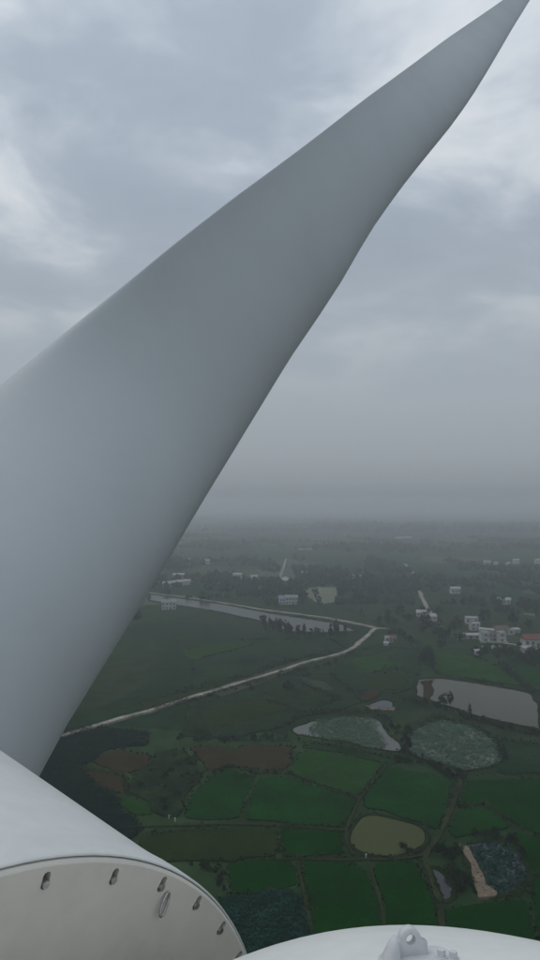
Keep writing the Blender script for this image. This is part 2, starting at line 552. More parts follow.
def road(pix, w, m='road', name='road', h=.42):
    ribbon(name, [at(*q) for q in pix], w, M[m], h, step=2.5, jit=.22)


road([(60, 738), (120, 720), (150, 712), (190, 699), (240, 684), (280, 672), (310, 662), (340, 655), (352, 650), (361, 642), (368, 636), (375, 629), (390, 629.5)], 2.8, h=.85)
road([(120, 590), (200, 600), (240, 606.5), (260, 610), (288, 613.5), (325, 618.5), (353, 623.5), (375, 628.5)], 3.2, h=.9)
road([(286, 559), (283.5, 568), (281, 574), (279, 580)], 3)
road([(405, 564), (410, 569), (415, 576), (417, 583), (418, 588), (421, 596), (426, 606), (433, 618), (441, 627)], 3.6)
road([(458, 640), (470, 637), (481, 636.5)], 2.5, 'yard')
road([(504, 643.5), (515, 644.5), (523, 647)], 2.2, 'yard')
road([(478, 630), (487, 634), (494, 637.5)], 2.6, 'yard')
road([(461, 780), (455, 800), (446, 824), (438, 838), (424, 858), (432, 880), (441, 910), (446, 960)], 1.3, 'path', 'path')
road([(368, 861), (374, 880), (379, 898), (385, 928), (390, 960)], 0.5, 'path', 'path')
road([(386, 766), (361, 797), (346, 830), (346, 848), (354, 856)], .8, 'path', 'path')
road([(130, 828), (180, 826), (244, 824.5), (281, 827), (344, 831)], 1.0, 'path', 'path')
road([(297, 862), (302, 885), (311, 925), (318, 960)], 0.8, 'path', 'path')
road([(280, 860), (346, 861), (410, 860), (426, 855)], 0.8, 'path', 'path')
slab('yard', [(279, 580.6), (281, 578), (286, 577), (291, 579), (298, 579.6), (298, 580.8)], M['yard'], .3)
slab('yard', [(481, 646.2), (505, 645.6), (506, 649), (483, 649.2)], M['yard'], .3, amp=.1)
for q in ([(299, 548.6), (316, 548.4), (316, 549.6), (299, 550)], [(265, 543.8), (283, 543.6), (283, 544.6), (265, 544.8)], [(395, 536.8), (412, 536.2), (412, 538.2), (396, 538.6)],
          [(252, 592.6), (260, 592.2), (260, 594), (252, 594.4)], [(522, 612.6), (540, 614), (540, 617), (523, 614.6)]):
    slab('pond', q, M['w_grey'] if q[0][1] < 580 else M['pale_field'], .1, amp=1.5, step=6)


# ------------------------------------------------------------------ lotus leaves and rough grass (uncountable)
def inside(p, ring):
    c = False
    j = len(ring) - 1
    for i in range(len(ring)):
        a, b = ring[i], ring[j]
        if (a.y > p.y) != (b.y > p.y) and p.x < (b.x - a.x) * (p.y - a.y) / (b.y - a.y) + a.x:
            c = not c
        j = i
    return c


def leaves(name, ring, dens, m, r=(0.3, 0.6), zr=(0.15, 0.6), keep=None, dead=0.0):
    x0, x1 = min(p.x for p in ring), max(p.x for p in ring)
    y0, y1 = min(p.y for p in ring), max(p.y for p in ring)
    vs, fs = [], []
    for _ in range(int((x1 - x0) * (y1 - y0) * dens)):
        q = Vector((rnd.uniform(x0, x1), rnd.uniform(y0, y1), 0))
        if not inside(q, ring):
            continue
        d = noise.fractal(q * 0.11, 1.0, 2.0, 4)
        if keep and keep(q) + d * 0.35 < rnd.uniform(0.0, 0.5):
            continue
        rr = rnd.uniform(*r)
        z = rnd.uniform(*zr) + 0.08
        n = Vector((rnd.gauss(0, .12), rnd.gauss(0, .12), 1)).normalized()
        u = n.orthogonal().normalized()
        w = n.cross(u)
        a0 = rnd.uniform(0, 6.28)
        b = len(vs)
        vs.append(q + Vector((0, 0, z - rr * .15)))
        for k in range(7):
            t_ = a0 + k / 7 * 6.283
            vs.append(q + Vector((0, 0, z)) + (u * math.cos(t_) + w * math.sin(t_)) * rr * rnd.uniform(.85, 1.1))
        fs += [(b, b + 1 + k, b + 1 + (k + 1) % 7) for k in range(7)]
    link(name, mesh(name, vs, fs), m, kind='stuff')


pa, pb = at(309, 729), at(384, 735)
leaves('lotus_leaves', l1_ring, 2.4, M['lotus'], (.3, .6), keep=lambda q: min(1, (q.x - pa.x) / 9, (pb.x - q.x) / 7) if pa.x < q.x < pb.x else -1)
leaves('lotus_leaves', l2_ring, 2.6, M['lotus'], (.3, .6), keep=lambda q: .45)
leaves('lotus_leaves', r_ring, 3.5, M['lotus_teal'], (.2, .45), keep=lambda q: .5)
teal_ring = outline([(220, 898), (291, 890.5), (301, 900), (312, 932), (316, 975), (225, 975)], 2, .3)
slab('lotus_field', [(220, 898), (291, 890.5), (301, 900), (312, 932), (316, 975), (225, 975)], M['teal'], .1)
leaves('lotus_leaves', teal_ring, 5.0, M['lotus_teal'], (.18, .42), (.1, .7), keep=lambda q: .5)
EDGES.append(teal_ring)
leaves('undergrowth', outline(teal_pix, 3, .9), 1.7, M['leaf3'], (.3, .8), (.25, 1.5), keep=lambda q: .25)
def brambles(name, lines, m, per=7.0, w=1.6, h=(.4, 1.8)):
    vs, fs = [], []
    for pl in lines:
        P = [at(*q) for q in pl]
        for a, b in zip(P, P[1:]):
            for _ in range(int((b - a).length * per)):
                q = a.lerp(b, rnd.random())
                g_ = noise.noise(q * .06) + .25
                if g_ < rnd.uniform(-.1, .3):
                    continue
                hh = rnd.uniform(*h) * (.5 + g_ * 1.6)
                q = q + Vector((rnd.gauss(0, w * .6), rnd.gauss(0, w * .6), 0))
                z = hh * rnd.random() ** .6
                n = Vector((rnd.gauss(0, .6), rnd.gauss(0, .6), 1)).normalized()
                u = n.orthogonal().normalized()
                v2 = n.cross(u)
                s2 = rnd.uniform(.25, .55)
                o = len(vs)
                vs += [q + Vector((0, 0, z)) + d * s2 for d in (u, v2, -u, -v2)]
                fs.append((o, o + 1, o + 2, o + 3))
    link(name, mesh(name, vs, fs), m, kind='stuff')


brambles('brambles', [[(150, 700), (245, 676), (300, 660)], [(150, 712), (245, 686), (330, 664)], [(240, 640), (330, 639), (345, 648)], [(190, 662), (255, 645)], [(262, 668), (336, 651)],
                      [(347, 655), (385, 648), (420, 650)], [(330, 674), (352, 692), (396, 694)], [(360, 676), (395, 670), (420, 676)], [(300, 684), (340, 700), (318, 708)], [(200, 712), (262, 700), (300, 712)],
                      [(285, 728), (300, 716), (348, 712), (376, 713), (390, 722)], [(180, 738), (230, 740), (290, 742)], [(300, 742), (350, 748), (400, 758)], [(470, 655), (500, 667), (530, 690)],
                      [(500, 662), (520, 684), (540, 696)], [(437, 674), (470, 680), (504, 686)], [(410, 700), (440, 708), (470, 719), (512, 731), (545, 738)], [(500, 740), (545, 746)], [(505, 776), (545, 776)],
                      [(398, 735), (408, 728), (436, 718), (470, 724), (500, 742), (504, 760)], [(400, 752), (420, 760), (463, 774), (495, 774)], [(350, 610), (380, 625), (420, 645)]], M['leaf'], 9, 2.0)
brambles('brambles', [[(186, 796), (194, 775), (206, 772)], [(241, 821), (252, 785)], [(229, 766), (258, 774), (290, 774)], [(290, 774), (316, 786), (358, 800)], [(180, 826), (281, 827), (344, 830)],
                      [(228, 862), (285, 859), (345, 858)], [(300, 862), (308, 900), (318, 950)], [(344, 830), (350, 848), (368, 859), (402, 859), (424, 850)], [(420, 858), (426, 880), (440, 915)],
                      [(447, 812), (455, 790), (462, 778)], [(458, 808), (484, 805), (512, 824), (540, 838)], [(454, 842), (500, 838), (522, 850), (534, 874), (528, 890), (505, 902)],
                      [(360, 797), (385, 766)], [(219, 897), (291, 889)], [(80, 768), (105, 772), (126, 778), (128, 796)], [(150, 836), (200, 829)]], M['leaf2'], 7, .9, (.2, .9))
scrub_pix = [(133, 776), (152, 766), (155, 753), (184, 750), (196, 762), (204, 774), (186, 796), (179, 818), (156, 814), (150, 802), (130, 794)]
leaves('undergrowth', outline(scrub_pix, 3, .9), 1.2, M['leaf2'], (.2, .5), (.2, .9), keep=lambda q: .12)


def tufts(name, rings, spacing, m, hgt=(.25, .8)):
    vs, fs = [], []
    for ring in rings:
        n = len(ring)
        for i in range(n):
            a, b = ring[i], ring[(i + 1) % n]
            d = (b - a).length
            dist = a.length
            sp = spacing * max(1, dist / 220)
            k = d / sp
            for _ in range(int(k) + (rnd.random() < k % 1)):
                q = a.lerp(b, rnd.random()) + Vector((rnd.gauss(0, .45), rnd.gauss(0, .45), 0))
                big = 1.0 + 1.3 * max(0, noise.noise(q * 0.09))
                h = rnd.uniform(*hgt) * big
                for _b in range(4):
                    t_ = rnd.uniform(0, 6.28)
                    e = Vector((math.cos(t_), math.sin(t_), 0))
                    w = Vector((-e.y, e.x, 0)) * h * .35
                    o = len(vs)
                    tip = q + e * h * rnd.uniform(.3, .9) + Vector((0, 0, h * rnd.uniform(.6, 1.0)))
                    vs += [q - w, q + w, tip + w * .7, tip - w * .7]
                    fs.append((o, o + 1, o + 2, o + 3))
    link(name, mesh(name, vs, fs), m, kind='stuff')


tufts('rough_grass', EDGES, 0.6, M['tuft'], (.2, .6))


# ------------------------------------------------------------------ trees
def crown_mesh(seed, shape, nl, size, leaf_m):
    """thousands of leaf faces in clumps through the crown's volume; unit height 1"""
    rg = random.Random(seed)
    vs, fs = [], []
    clumps = []
    for _ in range(shape['n']):
        while True:
            u = Vector((rg.uniform(-1, 1), rg.uniform(-1, 1), rg.uniform(-1, 1)))
            if 0.25 < u.length < 1:
                break
        z = shape['z0'] + (u.z * .5 + .5) * (0.96 - shape['z0'])
        f = (u.z * .5 + .5)
        w = shape['w'] * (math.sin(math.pi * min(1, .12 + f * .85)) ** shape['p'] if shape['p'] > 0 else (1.05 - f) ** .8)
        clumps.append((Vector((u.x * w, u.y * w, z)), rg.uniform(.6, 1.2) * shape['c']))
    for _ in range(nl):
        c, r = rg.choice(clumps)
        v = Vector((rg.gauss(0, 1), rg.gauss(0, 1), rg.gauss(0, .8)))
        v = v.normalized() * r * rg.random() ** .45
        q = c + v
        n = (v.normalized() + Vector((rg.gauss(0, .5), rg.gauss(0, .5), rg.gauss(.3, .5)))).normalized()
        u = n.orthogonal().normalized()
        w = n.cross(u)
        a = rg.uniform(0, 6.28)
        s = size * rg.uniform(.6, 1.3)
        e1, e2 = (u * math.cos(a) + w * math.sin(a)) * s, (w * math.cos(a) - u * math.sin(a)) * s * .6
        o = len(vs)
        vs += [q - e1, q - e2, q + e1, q + e2]
        fs.append((o, o + 1, o + 2, o + 3))
    me = mesh('crown', vs, fs)
    me.materials.append(leaf_m)
    return me


def trunk_mesh(h, r):
    mb = MB()
    k = [Vector((0, 0, -0.02)), Vector((.01, .0, h * .4)), Vector((-.005, .01, h * .75)), Vector((.0, .0, h))]
    for i in range(3):
        mb.tube(k[i], k[i + 1], r * (1 - .25 * i), r * (.75 - .25 * i), 6, False)
    for a in range(4):
        t_ = a * 1.7
        mb.tube(k[1 + a % 2], k[1 + a % 2] + Vector((math.cos(t_) * .16, math.sin(t_) * .16, .22)), r * .45, r * .15, 5, False)
    me = mesh('trunk', mb.v, mb.f, True)
    me.materials.append(M['bark'])
    return me


ROUND = dict(n=14, w=.36, z0=.24, p=.7, c=.17)
OVAL = dict(n=14, w=.22, z0=.2, p=.6, c=.12)
SPIRE = dict(n=16, w=.17, z0=.10, p=-1, c=.08)
WIDE = dict(n=16, w=.55, z0=.28, p=.8, c=.2)
BUSH = dict(n=9, w=.6, z0=.12, p=.5, c=.3)
KINDS = {
    'round': [(crown_mesh(k, ROUND, 620, .05, M[lm]), trunk_mesh(.6, .03)) for k, lm in ((1, 'leaf'), (2, 'leaf2'), (3, 'leaf3'), (4, 'leaf'))],
    'oval': [(crown_mesh(k, OVAL, 560, .04, M[lm]), trunk_mesh(.6, .022)) for k, lm in ((5, 'leaf'), (6, 'leaf3'), (7, 'leaf3'))],
    'spire': [(crown_mesh(k, SPIRE, 560, .036, M[lm]), trunk_mesh(.75, .018)) for k, lm in ((8, 'leaf3'), (9, 'leaf3'), (10, 'leaf'))],
    'wide': [(crown_mesh(k, WIDE, 680, .06, M[lm]), trunk_mesh(.6, .035)) for k, lm in ((11, 'leaf'), (12, 'leaf2'))],
    'bush': [(crown_mesh(k, BUSH, 420, .085, M[lm]), trunk_mesh(.4, .035)) for k, lm in ((13, 'leaf2'), (14, 'leaf'), (15, 'leaf3'))],
}
n_trees = [0]


def tree(p, h, kind, label, group=None, variant=None, name=None):
    cm, tm = KINDS[kind][rnd.randrange(len(KINDS[kind])) if variant is None else variant]
    nm = name or ('shrub' if kind == 'bush' else 'tree')
    o = link(nm, None, label=label, cat=nm, group=group)
    o.location = (p.x, p.y, 0)
    o.rotation_euler.z = rnd.uniform(0, 6.28)
    s = rnd.uniform(.9, 1.15)
    o.scale = (h * s, h * s * rnd.uniform(.9, 1.1), h)
    link('crown', cm, parent=o)
    link('trunk', tm, parent=o)
    n_trees[0] += 1
    return o


def row(pix, n, hr, kinds, label, group, spread=1.0):
    pts = [at(*q) for q in pix]
    ln = [(pts[i + 1] - pts[i]).length for i in range(len(pts) - 1)]
    tot = sum(ln)
    for k in range(n):
        d = (k + rnd.uniform(.1, .9)) / n * tot
        i = 0
        while i < len(ln) - 1 and d > ln[i]:
            d -= ln[i]
            i += 1
        q = pts[i].lerp(pts[i + 1], d / ln[i]) + Vector((rnd.gauss(0, spread), rnd.gauss(0, spread), 0))
        tree(q, rnd.uniform(*hr), rnd.choice(kinds), label, group)


def grove(pix, n, hr, kinds, label, group, avoid=()):
    ring = [at(*q) for q in pix]
    x0, x1 = min(p.x for p in ring), max(p.x for p in ring)
    y0, y1 = min(p.y for p in ring), max(p.y for p in ring)
    k = 0
    while k < n:
        q = Vector((rnd.uniform(x0, x1), rnd.uniform(y0, y1), 0))
        if not inside(q, ring) or any((q - at(a, b)).length < c for a, b, c in avoid):
            continue
        tree(q, rnd.uniform(*hr), rnd.choice(kinds), label, group)
        k += 1


# single trees one can point to
tree(at(444.5, 707), 6.4, 'round', 'left one of the paired dark trees on the near bank of the big pale pond', variant=1)
tree(at(450.5, 706.5), 6.8, 'oval', 'right one of the paired dark trees on the near bank of the big pale pond', variant=2)
tree(at(470, 716), 6.0, 'spire', 'lone pointed dark tree on the near bank of the big pale pond', variant=0)
tree(at(406.5, 757), 8.2, 'oval', 'tall dark tree standing between the two lotus ponds', variant=1)
tree(at(329.5, 668), 4.2, 'oval', 'left one of two small trees below the pale road bend', variant=0)
tree(at(335.5, 666.5), 5.2, 'oval', 'right and taller one of two small trees below the pale road bend', variant=1)
tree(at(288, 692), 5.5, 'wide', 'broad dark tree alone in the scrubby meadow below the pale road', variant=0)
tree(at(307, 680), 4.2, 'wide', 'low broad tree in the meadow, up the slope from the lone dark one', variant=1)
tree(at(406, 852), 2.6, 'bush', 'round dark bush at the right corner of the olive pond', variant=1)
tree(at(497, 652), 4.5, 'wide', 'broad dark tree directly below the white farmhouse terrace', variant=0)
tree(at(519, 650), 5.5, 'round', 'round dark tree between the white farmhouse and the red-roofed house', variant=2)
VIL = [(492, 642, 13), (534, 646, 14), (528, 653, 9), (472, 628, 8), (470, 639, 9), (486, 634, 8), (501, 634, 8), (510, 634, 5), (390, 640, 6), (288, 603, 14), (481, 654, 5), (493, 648, 11), (420, 596, 8), (426, 606, 8), (430, 612, 8), (434, 619, 7), (440, 627, 7)]
row([(262, 627), (276, 631), (295, 637), (320, 637.5), (346, 635)], 38, (6, 10.5), ['spire', 'oval', 'oval', 'spire'], 'dark upright tree in the row on the near bank of the grey canal', 'trees on the near canal bank', 2)
grove([(422, 651), (434, 651), (433, 676), (424, 676)], 16, (5, 8), ['round', 'oval'], 'tree in the dark narrow grove running up from the big pale pond', 'trees in the narrow dark grove', )
grove([(440, 632), (462, 622), (464, 650), (442, 653)], 18, (5, 9), ['round', 'wide', 'oval'], 'tree in the dark wood left of the white farmhouse', 'trees left of the farmhouse', VIL)
grove([(476, 606), (560, 606), (560, 634), (478, 628)], 34, (6, 10), ['round', 'wide', 'oval'], 'tree in the dark wood behind the white farmhouses', 'trees behind the farmhouses', VIL)
grove([(462, 650), (545, 656), (545, 668), (500, 662), (464, 655)], 16, (4, 7), ['round', 'bush'], 'dark bush or tree along the lane below the farmhouses', 'trees below the farmhouses', VIL)
grove([(360, 615), (440, 612), (440, 648), (405, 648), (378, 634)], 34, (5, 9), ['round', 'wide', 'oval'], 'tree in the dark wood around the road fork', 'trees around the road fork', VIL)
grove([(297, 592), (320, 594), (322, 609), (296, 608)], 14, (7, 11), ['round', 'oval', 'spire'], 'dark tree in the clump right of the blue and white house', 'trees beside the blue and white house', VIL)
grove([(250, 594), (281, 597), (281, 606), (250, 602)], 8, (5, 9), ['round', 'oval'], 'dark tree left of the blue and white house', 'trees left of the blue and white house', VIL)
row([(478, 652), (490, 653), (505, 654), (520, 657), (545, 660)], 10, (3, 5), ['round', 'bush'], 'dark bush or tree along the lane below the farmhouses', 'trees below the farmhouses', 1.5)
row([(200, 700), (240, 690), (290, 676), (330, 664)], 12, (1.5, 3), ['bush', 'round'], 'low dark shrub dotted along the lower side of the pale road', 'shrubs along the pale road', 4)
row([(339, 574), (341, 590), (340, 605)], 14, (8, 13), ['round', 'oval'], 'tall tree in the dark hedgerow beside the pale stubble field', 'trees in the hedgerow', 3)
row([(405, 700), (435, 707), (470, 719), (510, 730), (545, 737)], 26, (1.6, 3.2), ['bush', 'round'], 'low shrub on the bank below the big pale pond', 'shrubs on the big pond bank', 1.5)
row([(385, 725), (398, 733), (404, 740)], 6, (2, 4), ['bush', 'round'], 'dark shrub beside the left lotus pond', 'shrubs beside the left lotus pond', 2)
row([(398, 762), (430, 766), (455, 778), (470, 779)], 14, (1.5, 3.0), ['bush'], 'dark low shrub in the hedge under the right lotus pond', 'shrubs under the right lotus pond', .8)
grove([(436, 853), (452, 850), (464, 858), (468, 895), (456, 900), (454, 882), (444, 866)], 15, (1.8, 3.6), ['bush', 'round'], 'dark shrub between the dark water and the mud strip', 'shrubs beside the mud strip')
row([(470, 838), (500, 836), (518, 846), (528, 858)], 9, (1.2, 2.4), ['bush'], 'low dark shrub on the upper bank of the teal lotus pond', 'shrubs above the teal pond', .6)
row([(186, 866), (214, 868), (224, 890)], 9, (1.0, 2.2), ['bush'], 'low shrub on the rough strip beside the olive field', 'shrubs beside the olive field', .8)
grove([(135, 776), (180, 752), (200, 772), (180, 815), (152, 806)], 24, (.8, 2.0), ['bush'], 'low olive shrub dotted over the scrubby plot', 'shrubs on the scrubby plot')
row([(210, 776), (231, 767), (258, 775), (284, 773)], 8, (1.0, 2.2), ['bush'], 'dark shrub in the hedge between brown plot and rice', 'shrubs between brown plot and rice', .5)
row([(180, 740), (230, 742), (280, 738), (300, 742)], 12, (1.5, 3.2), ['bush', 'round'], 'dark shrub along the far side of the brown plot', 'shrubs along the brown plot', 1.2)


# far trees and hedges that read as one mass
def far_mass(name, items, m):
    vs, fs = [], []
    for q, h in items:
        nn = 7
        for c in range(2):
            cc = q + Vector((rnd.gauss(0, h * .5), rnd.gauss(0, h * .5), 0))
            hh = h * rnd.uniform(.7, 1.1)
            w = hh * rnd.uniform(.35, .6)
            b = len(vs)
            for lev, (fr_, zz) in enumerate(((.55, 0.0), (1.0, .38), (.75, .72), (.3, .95))):
                for k in range(nn):
                    t_ = (k + lev * .5) / nn * 6.283
                    rr = w * fr_ * rnd.uniform(.7, 1.25)
                    vs.append(cc + Vector((math.cos(t_) * rr, math.sin(t_) * rr, hh * zz * rnd.uniform(.85, 1.12))))
            for lev in range(3):
                for k in range(nn):
                    fs.append((b + lev * nn + k, b + lev * nn + (k + 1) % nn, b + (lev + 1) * nn + (k + 1) % nn, b + (lev + 1) * nn + k))
            fs.append(tuple(b + 3 * nn + k for k in range(nn)))
    link(name, mesh(name, vs, fs), m, kind='stuff')


items = []
for _ in range(150):                                     # hedgerows
    y = 640 * (9 ** rnd.random())
    x = rnd.uniform(-.55, .55) * y
    ang = rnd.choice((.3, 1.87)) + rnd.gauss(0, .2)
    ln = rnd.uniform(60, 220) * (1 + y / 3000)
    k = int(ln / 7)
    for i in range(k):
        s = (i / k - .5) * ln
        q = Vector((x + math.cos(ang) * s + rnd.gauss(0, 2), y + math.sin(ang) * s + rnd.gauss(0, 2), 0))
        items.append((q, rnd.uniform(4, 9)))
for _ in range(26):                                      # woods and village groves
    y = 720 * (8 ** rnd.random())
    x = rnd.uniform(-.5, .5) * y
    rx, ry = rnd.uniform(30, 110) * (1 + y / 2500), rnd.uniform(25, 70) * (1 + y / 2000)
    for i in range(int(40 + rx * .5)):
        q = Vector((x + rnd.gauss(0, rx * .5), y + rnd.gauss(0, ry * .5), 0))
        items.append((q, rnd.uniform(6, 12)))
for i in range(700):                                     # the dark belt of woods under the haze, right of the blade
    y = rnd.uniform(2300, 3100)
    items.append((Vector((rnd.uniform(.06, .45) * y, y, 0)), rnd.uniform(10, 20)))
OPEN = [canal_ring, big_ring] + [[at(*q) for q in pl] for pl in (
    [(298, 587), (340, 585), (340, 606), (298, 606)], [(398, 560), (415, 560), (428, 592), (452, 632), (424, 634), (408, 592)], [(276, 556), (290, 556), (300, 582), (276, 582)],
    [(278, 596), (300, 596), (300, 611), (278, 611)], [(160, 596), (260, 606), (365, 622), (360, 632), (260, 622), (160, 606)])]
items = [(q, h) for q, h in items if not any(inside(q, r_) for r_ in OPEN) and q.y > 560]
far_mass('distant_woods', items, M['leaf'])


# ------------------------------------------------------------------ houses
M['white_wall'] = mat('white_plaster', (0.42, 0.41, 0.385), 0.85, 0.3, 0.5)
M['grey_wall'] = mat('grey_plaster', (0.32, 0.31, 0.29), 0.9, 0.15, 0.5)
M['red_roof'] = mat('red_tile', (0.17, 0.08, 0.068), 0.8, 0.25, 0.8)
M['grey_roof'] = mat('grey_tile', (0.22, 0.22, 0.21), 0.8, 0.25, 0.8)
M['pale_roof'] = mat('pale_sheet_roof', (0.32, 0.32, 0.31), 0.7, 0.3, 0.5)
M['brown_roof'] = mat('brown_tile', (0.14, 0.095, 0.085), 0.85, 0.25, 0.8)
M['blue_roof'] = mat('blue_sheet_roof', (0.17, 0.21, 0.30), 0.5, 0.15, 0.5)
M['glass'] = mat('window_glass', (0.07, 0.075, 0.08), 0.1, 0.1, 1, spec=.5)
M['door'] = mat('door_paint', (0.10, 0.06, 0.05), 0.6, 0.2, 1)


def block(root, w, d, h, cx=0, cy=0, wall='white_wall', roof='grey_roof', style='gable', storeys=2, bays=3, eave=.4, rise=None, door=True):
    mb = MB()
    mb.box((cx, cy, h / 2), (w, d, h))
    wl = mb.build('wall', M[wall], root)
    r = MB()
    if style == 'flat':
        r.box((cx, cy, h + .1), (w + .3, d + .3, .2))
        for sx_ in (-1, 1):
            r.box((cx + sx_ * (w / 2 + .05), cy, h + .45), (.2, d + .3, .5))
        r.box((cx, cy + d / 2 + .05, h + .45), (w - .12, .2, .5))
    elif style == 'shed':
        e = eave
        a, b = h + .06, h + (rise or .8)
        x0, x1, y0, y1 = cx - w / 2 - e, cx + w / 2 + e, cy - d / 2 - e, cy + d / 2 + e
        r.add([(x0, y0, a), (x1, y0, a), (x1, y1, b), (x0, y1, b), (x0, y0, a + .15), (x1, y0, a + .15), (x1, y1, b + .15), (x0, y1, b + .15)],
              [(3, 2, 1, 0), (4, 5, 6, 7), (0, 1, 5, 4), (1, 2, 6, 5), (2, 3, 7, 6), (3, 0, 4, 7)])
    else:
        e = eave
        rs = rise or d * .28
        x0, x1, y0, y1 = cx - w / 2 - e, cx + w / 2 + e, cy - d / 2 - e, cy + d / 2 + e
        z0 = h + .003
        r.add([(x0, y0, z0), (x1, y0, z0), (x1, y1, z0), (x0, y1, z0), (x0, cy, z0 + rs), (x1, cy, z0 + rs), (x0, y0, z0 + .16), (x1, y0, z0 + .16), (x1, y1, z0 + .16), (x0, y1, z0 + .16), (x0, cy, z0 + rs + .18), (x1, cy, z0 + rs + .18)],
              [(0, 3, 2, 1), (6, 7, 11, 10), (9, 10, 11, 8), (0, 1, 7, 6), (2, 3, 9, 8), (0, 6, 10, 9, 3), (1, 2, 8, 11, 7)])
    r.build('roof', M[roof], root)
    if bays:
        sh = h / storeys
        for s in range(storeys):
            for k in range(bays):
                x = cx - w / 2 + (k + .5) * w / bays
                if door and s == 0 and k == bays // 2:
                    dm = MB()
                    dm.box((x, cy - d / 2 - .03, 1.1), (1.3, .12, 2.2))
                    dm.build('door', M['door'], root)
                    continue
                z = s * sh + sh * .55
                fm = MB()
                ww, hh = min(1.5, w / bays * .55), sh * .45
                for sx_ in (-1, 1):
                    fm.box((x + sx_ * ww / 2, cy - d / 2 - .04, z), (.12, .14, hh + .12))
                for sz in (-1, 1):
                    fm.box((x, cy - d / 2 - .04, z + sz * hh / 2), (ww - .12, .12, .12))
                fo = fm.build('window', M['pale_roof'], root)
                pm = MB()
                pm.box((x, cy - d / 2 - .02, z), (ww - .12, .06, hh - .12))
                pm.build('pane', M['glass'], fo)
    return wl


def house(px, py, rz, label, cat='house', name='house', group=None):
    o = link(name, None, label=label, cat=cat, group=group)
    q = at(px, py)
    o.location = (q.x, q.y, 0)
    o.rotation_euler.z = rz
    return o


# the white farmhouse round its courtyard
h = house(492.5, 641.5, -.06, 'white two-winged farmhouse with a dark recessed centre above the big pale pond')
block(h, 5.2, 9, 6.2, -5.2, 0, roof='grey_roof', style='flat', bays=1, door=False)
block(h, 5.2, 9, 6.2, 5.2, 0, roof='grey_roof', style='flat', bays=1, door=False)
block(h, 5.2, 5.0, 5.0, 0, 2.0, wall='grey_wall', roof='brown_roof', bays=2, rise=1.2, eave=0)
mb = MB()
mb.box((0, -5.2, .5), (17.5, 1.4, 1.0))
mb.build('terrace', M['grey_wall'], h)
h = house(536, 645.5, .05, 'long white house with a red roof, at the right edge of the village')
block(h, 17, 8, 4.2, roof='red_roof', bays=5, storeys=1, rise=3.0)
h = house(528.5, 652.5, .35, 'low pale sheet-roofed shed in front of the red-roofed house', 'shed', 'shed')
block(h, 7.5, 6, 2.6, roof='pale_roof', style='shed', bays=2, storeys=1, wall='grey_wall')
h = house(471.5, 623.5, -.1, 'farther of two pale flat-roofed houses up the lane behind the white farmhouse')
block(h, 9, 6, 4.5, roof='pale_roof', style='flat', bays=3, storeys=1)
h = house(474.5, 630, .15, 'nearer of two pale flat-roofed houses up the lane behind the white farmhouse')
block(h, 6.5, 5, 5, roof='pale_roof', style='flat', bays=2)
h = house(470, 638.5, -.05, 'long low pale-roofed barn directly left of the white farmhouse', 'barn', 'barn')
block(h, 13, 4, 2.4, roof='pale_roof', style='shed', bays=3, storeys=1, wall='grey_wall')
h = house(487, 633.5, -.55, 'narrow grey-roofed outbuilding angled behind the white farmhouse', 'outbuilding', 'outbuilding')
block(h, 10, 4, 2.8, roof='pale_roof', bays=3, storeys=1, wall='grey_wall', rise=.9)
h = house(501, 634, .1, 'brown-roofed house behind the right wing of the white farmhouse')
block(h, 9, 7, 3.4, roof='brown_roof', bays=3, storeys=1, wall='grey_wall', rise=2.4)
h = house(510, 634.5, .2, 'small white block house right of the brown-roofed house')
block(h, 4.6, 4, 3.4, roof='pale_roof', style='flat', bays=1, storeys=1, door=False)
h = house(516, 632.5, .3, 'small pale-roofed shed at the far right of the brown-roofed house', 'shed', 'shed')
block(h, 5, 3, 2.2, roof='pale_roof', style='shed', bays=0, wall='grey_wall')
h = house(478, 655, .3, 'small white hut among bushes below the white farmhouse', 'hut', 'hut')
block(h, 3.4, 2.8, 2.2, roof='pale_roof', style='shed', bays=1, storeys=1, door=False)
h = house(485, 651.5, 0, 'tiny white hut just under the white farmhouse terrace', 'hut', 'hut')
block(h, 1.6, 1.8, 2.2, roof='pale_roof', style='shed', bays=0)
h = house(387, 642, 0, 'small white-walled house by the road fork')
block(h, 2.6, 4, 3.2, roof='pale_roof', style='flat', bays=1, storeys=1, door=False)
h = house(392.5, 641.8, 0, 'small brown-roofed house by the road fork')
block(h, 4.0, 5, 2.6, roof='brown_roof', bays=2, storeys=1, wall='grey_wall', rise=1.6)
h = house(386, 645.5, .1, 'little white hut below the road fork houses', 'hut', 'hut')
block(h, 2.4, 2, 1.4, roof='pale_roof', style='shed', bays=0)
h = house(288.5, 604, .12, 'two-storey white house with a blue sheet roof beyond the canal')
block(h, 11, 8, 6.0, 2.3, 0, roof='grey_roof', style='gable', bays=4, rise=2.0)
block(h, 5, 7, 5.0, -6.0, -.6, roof='blue_roof', style='shed', bays=2, rise=2.2, door=False)
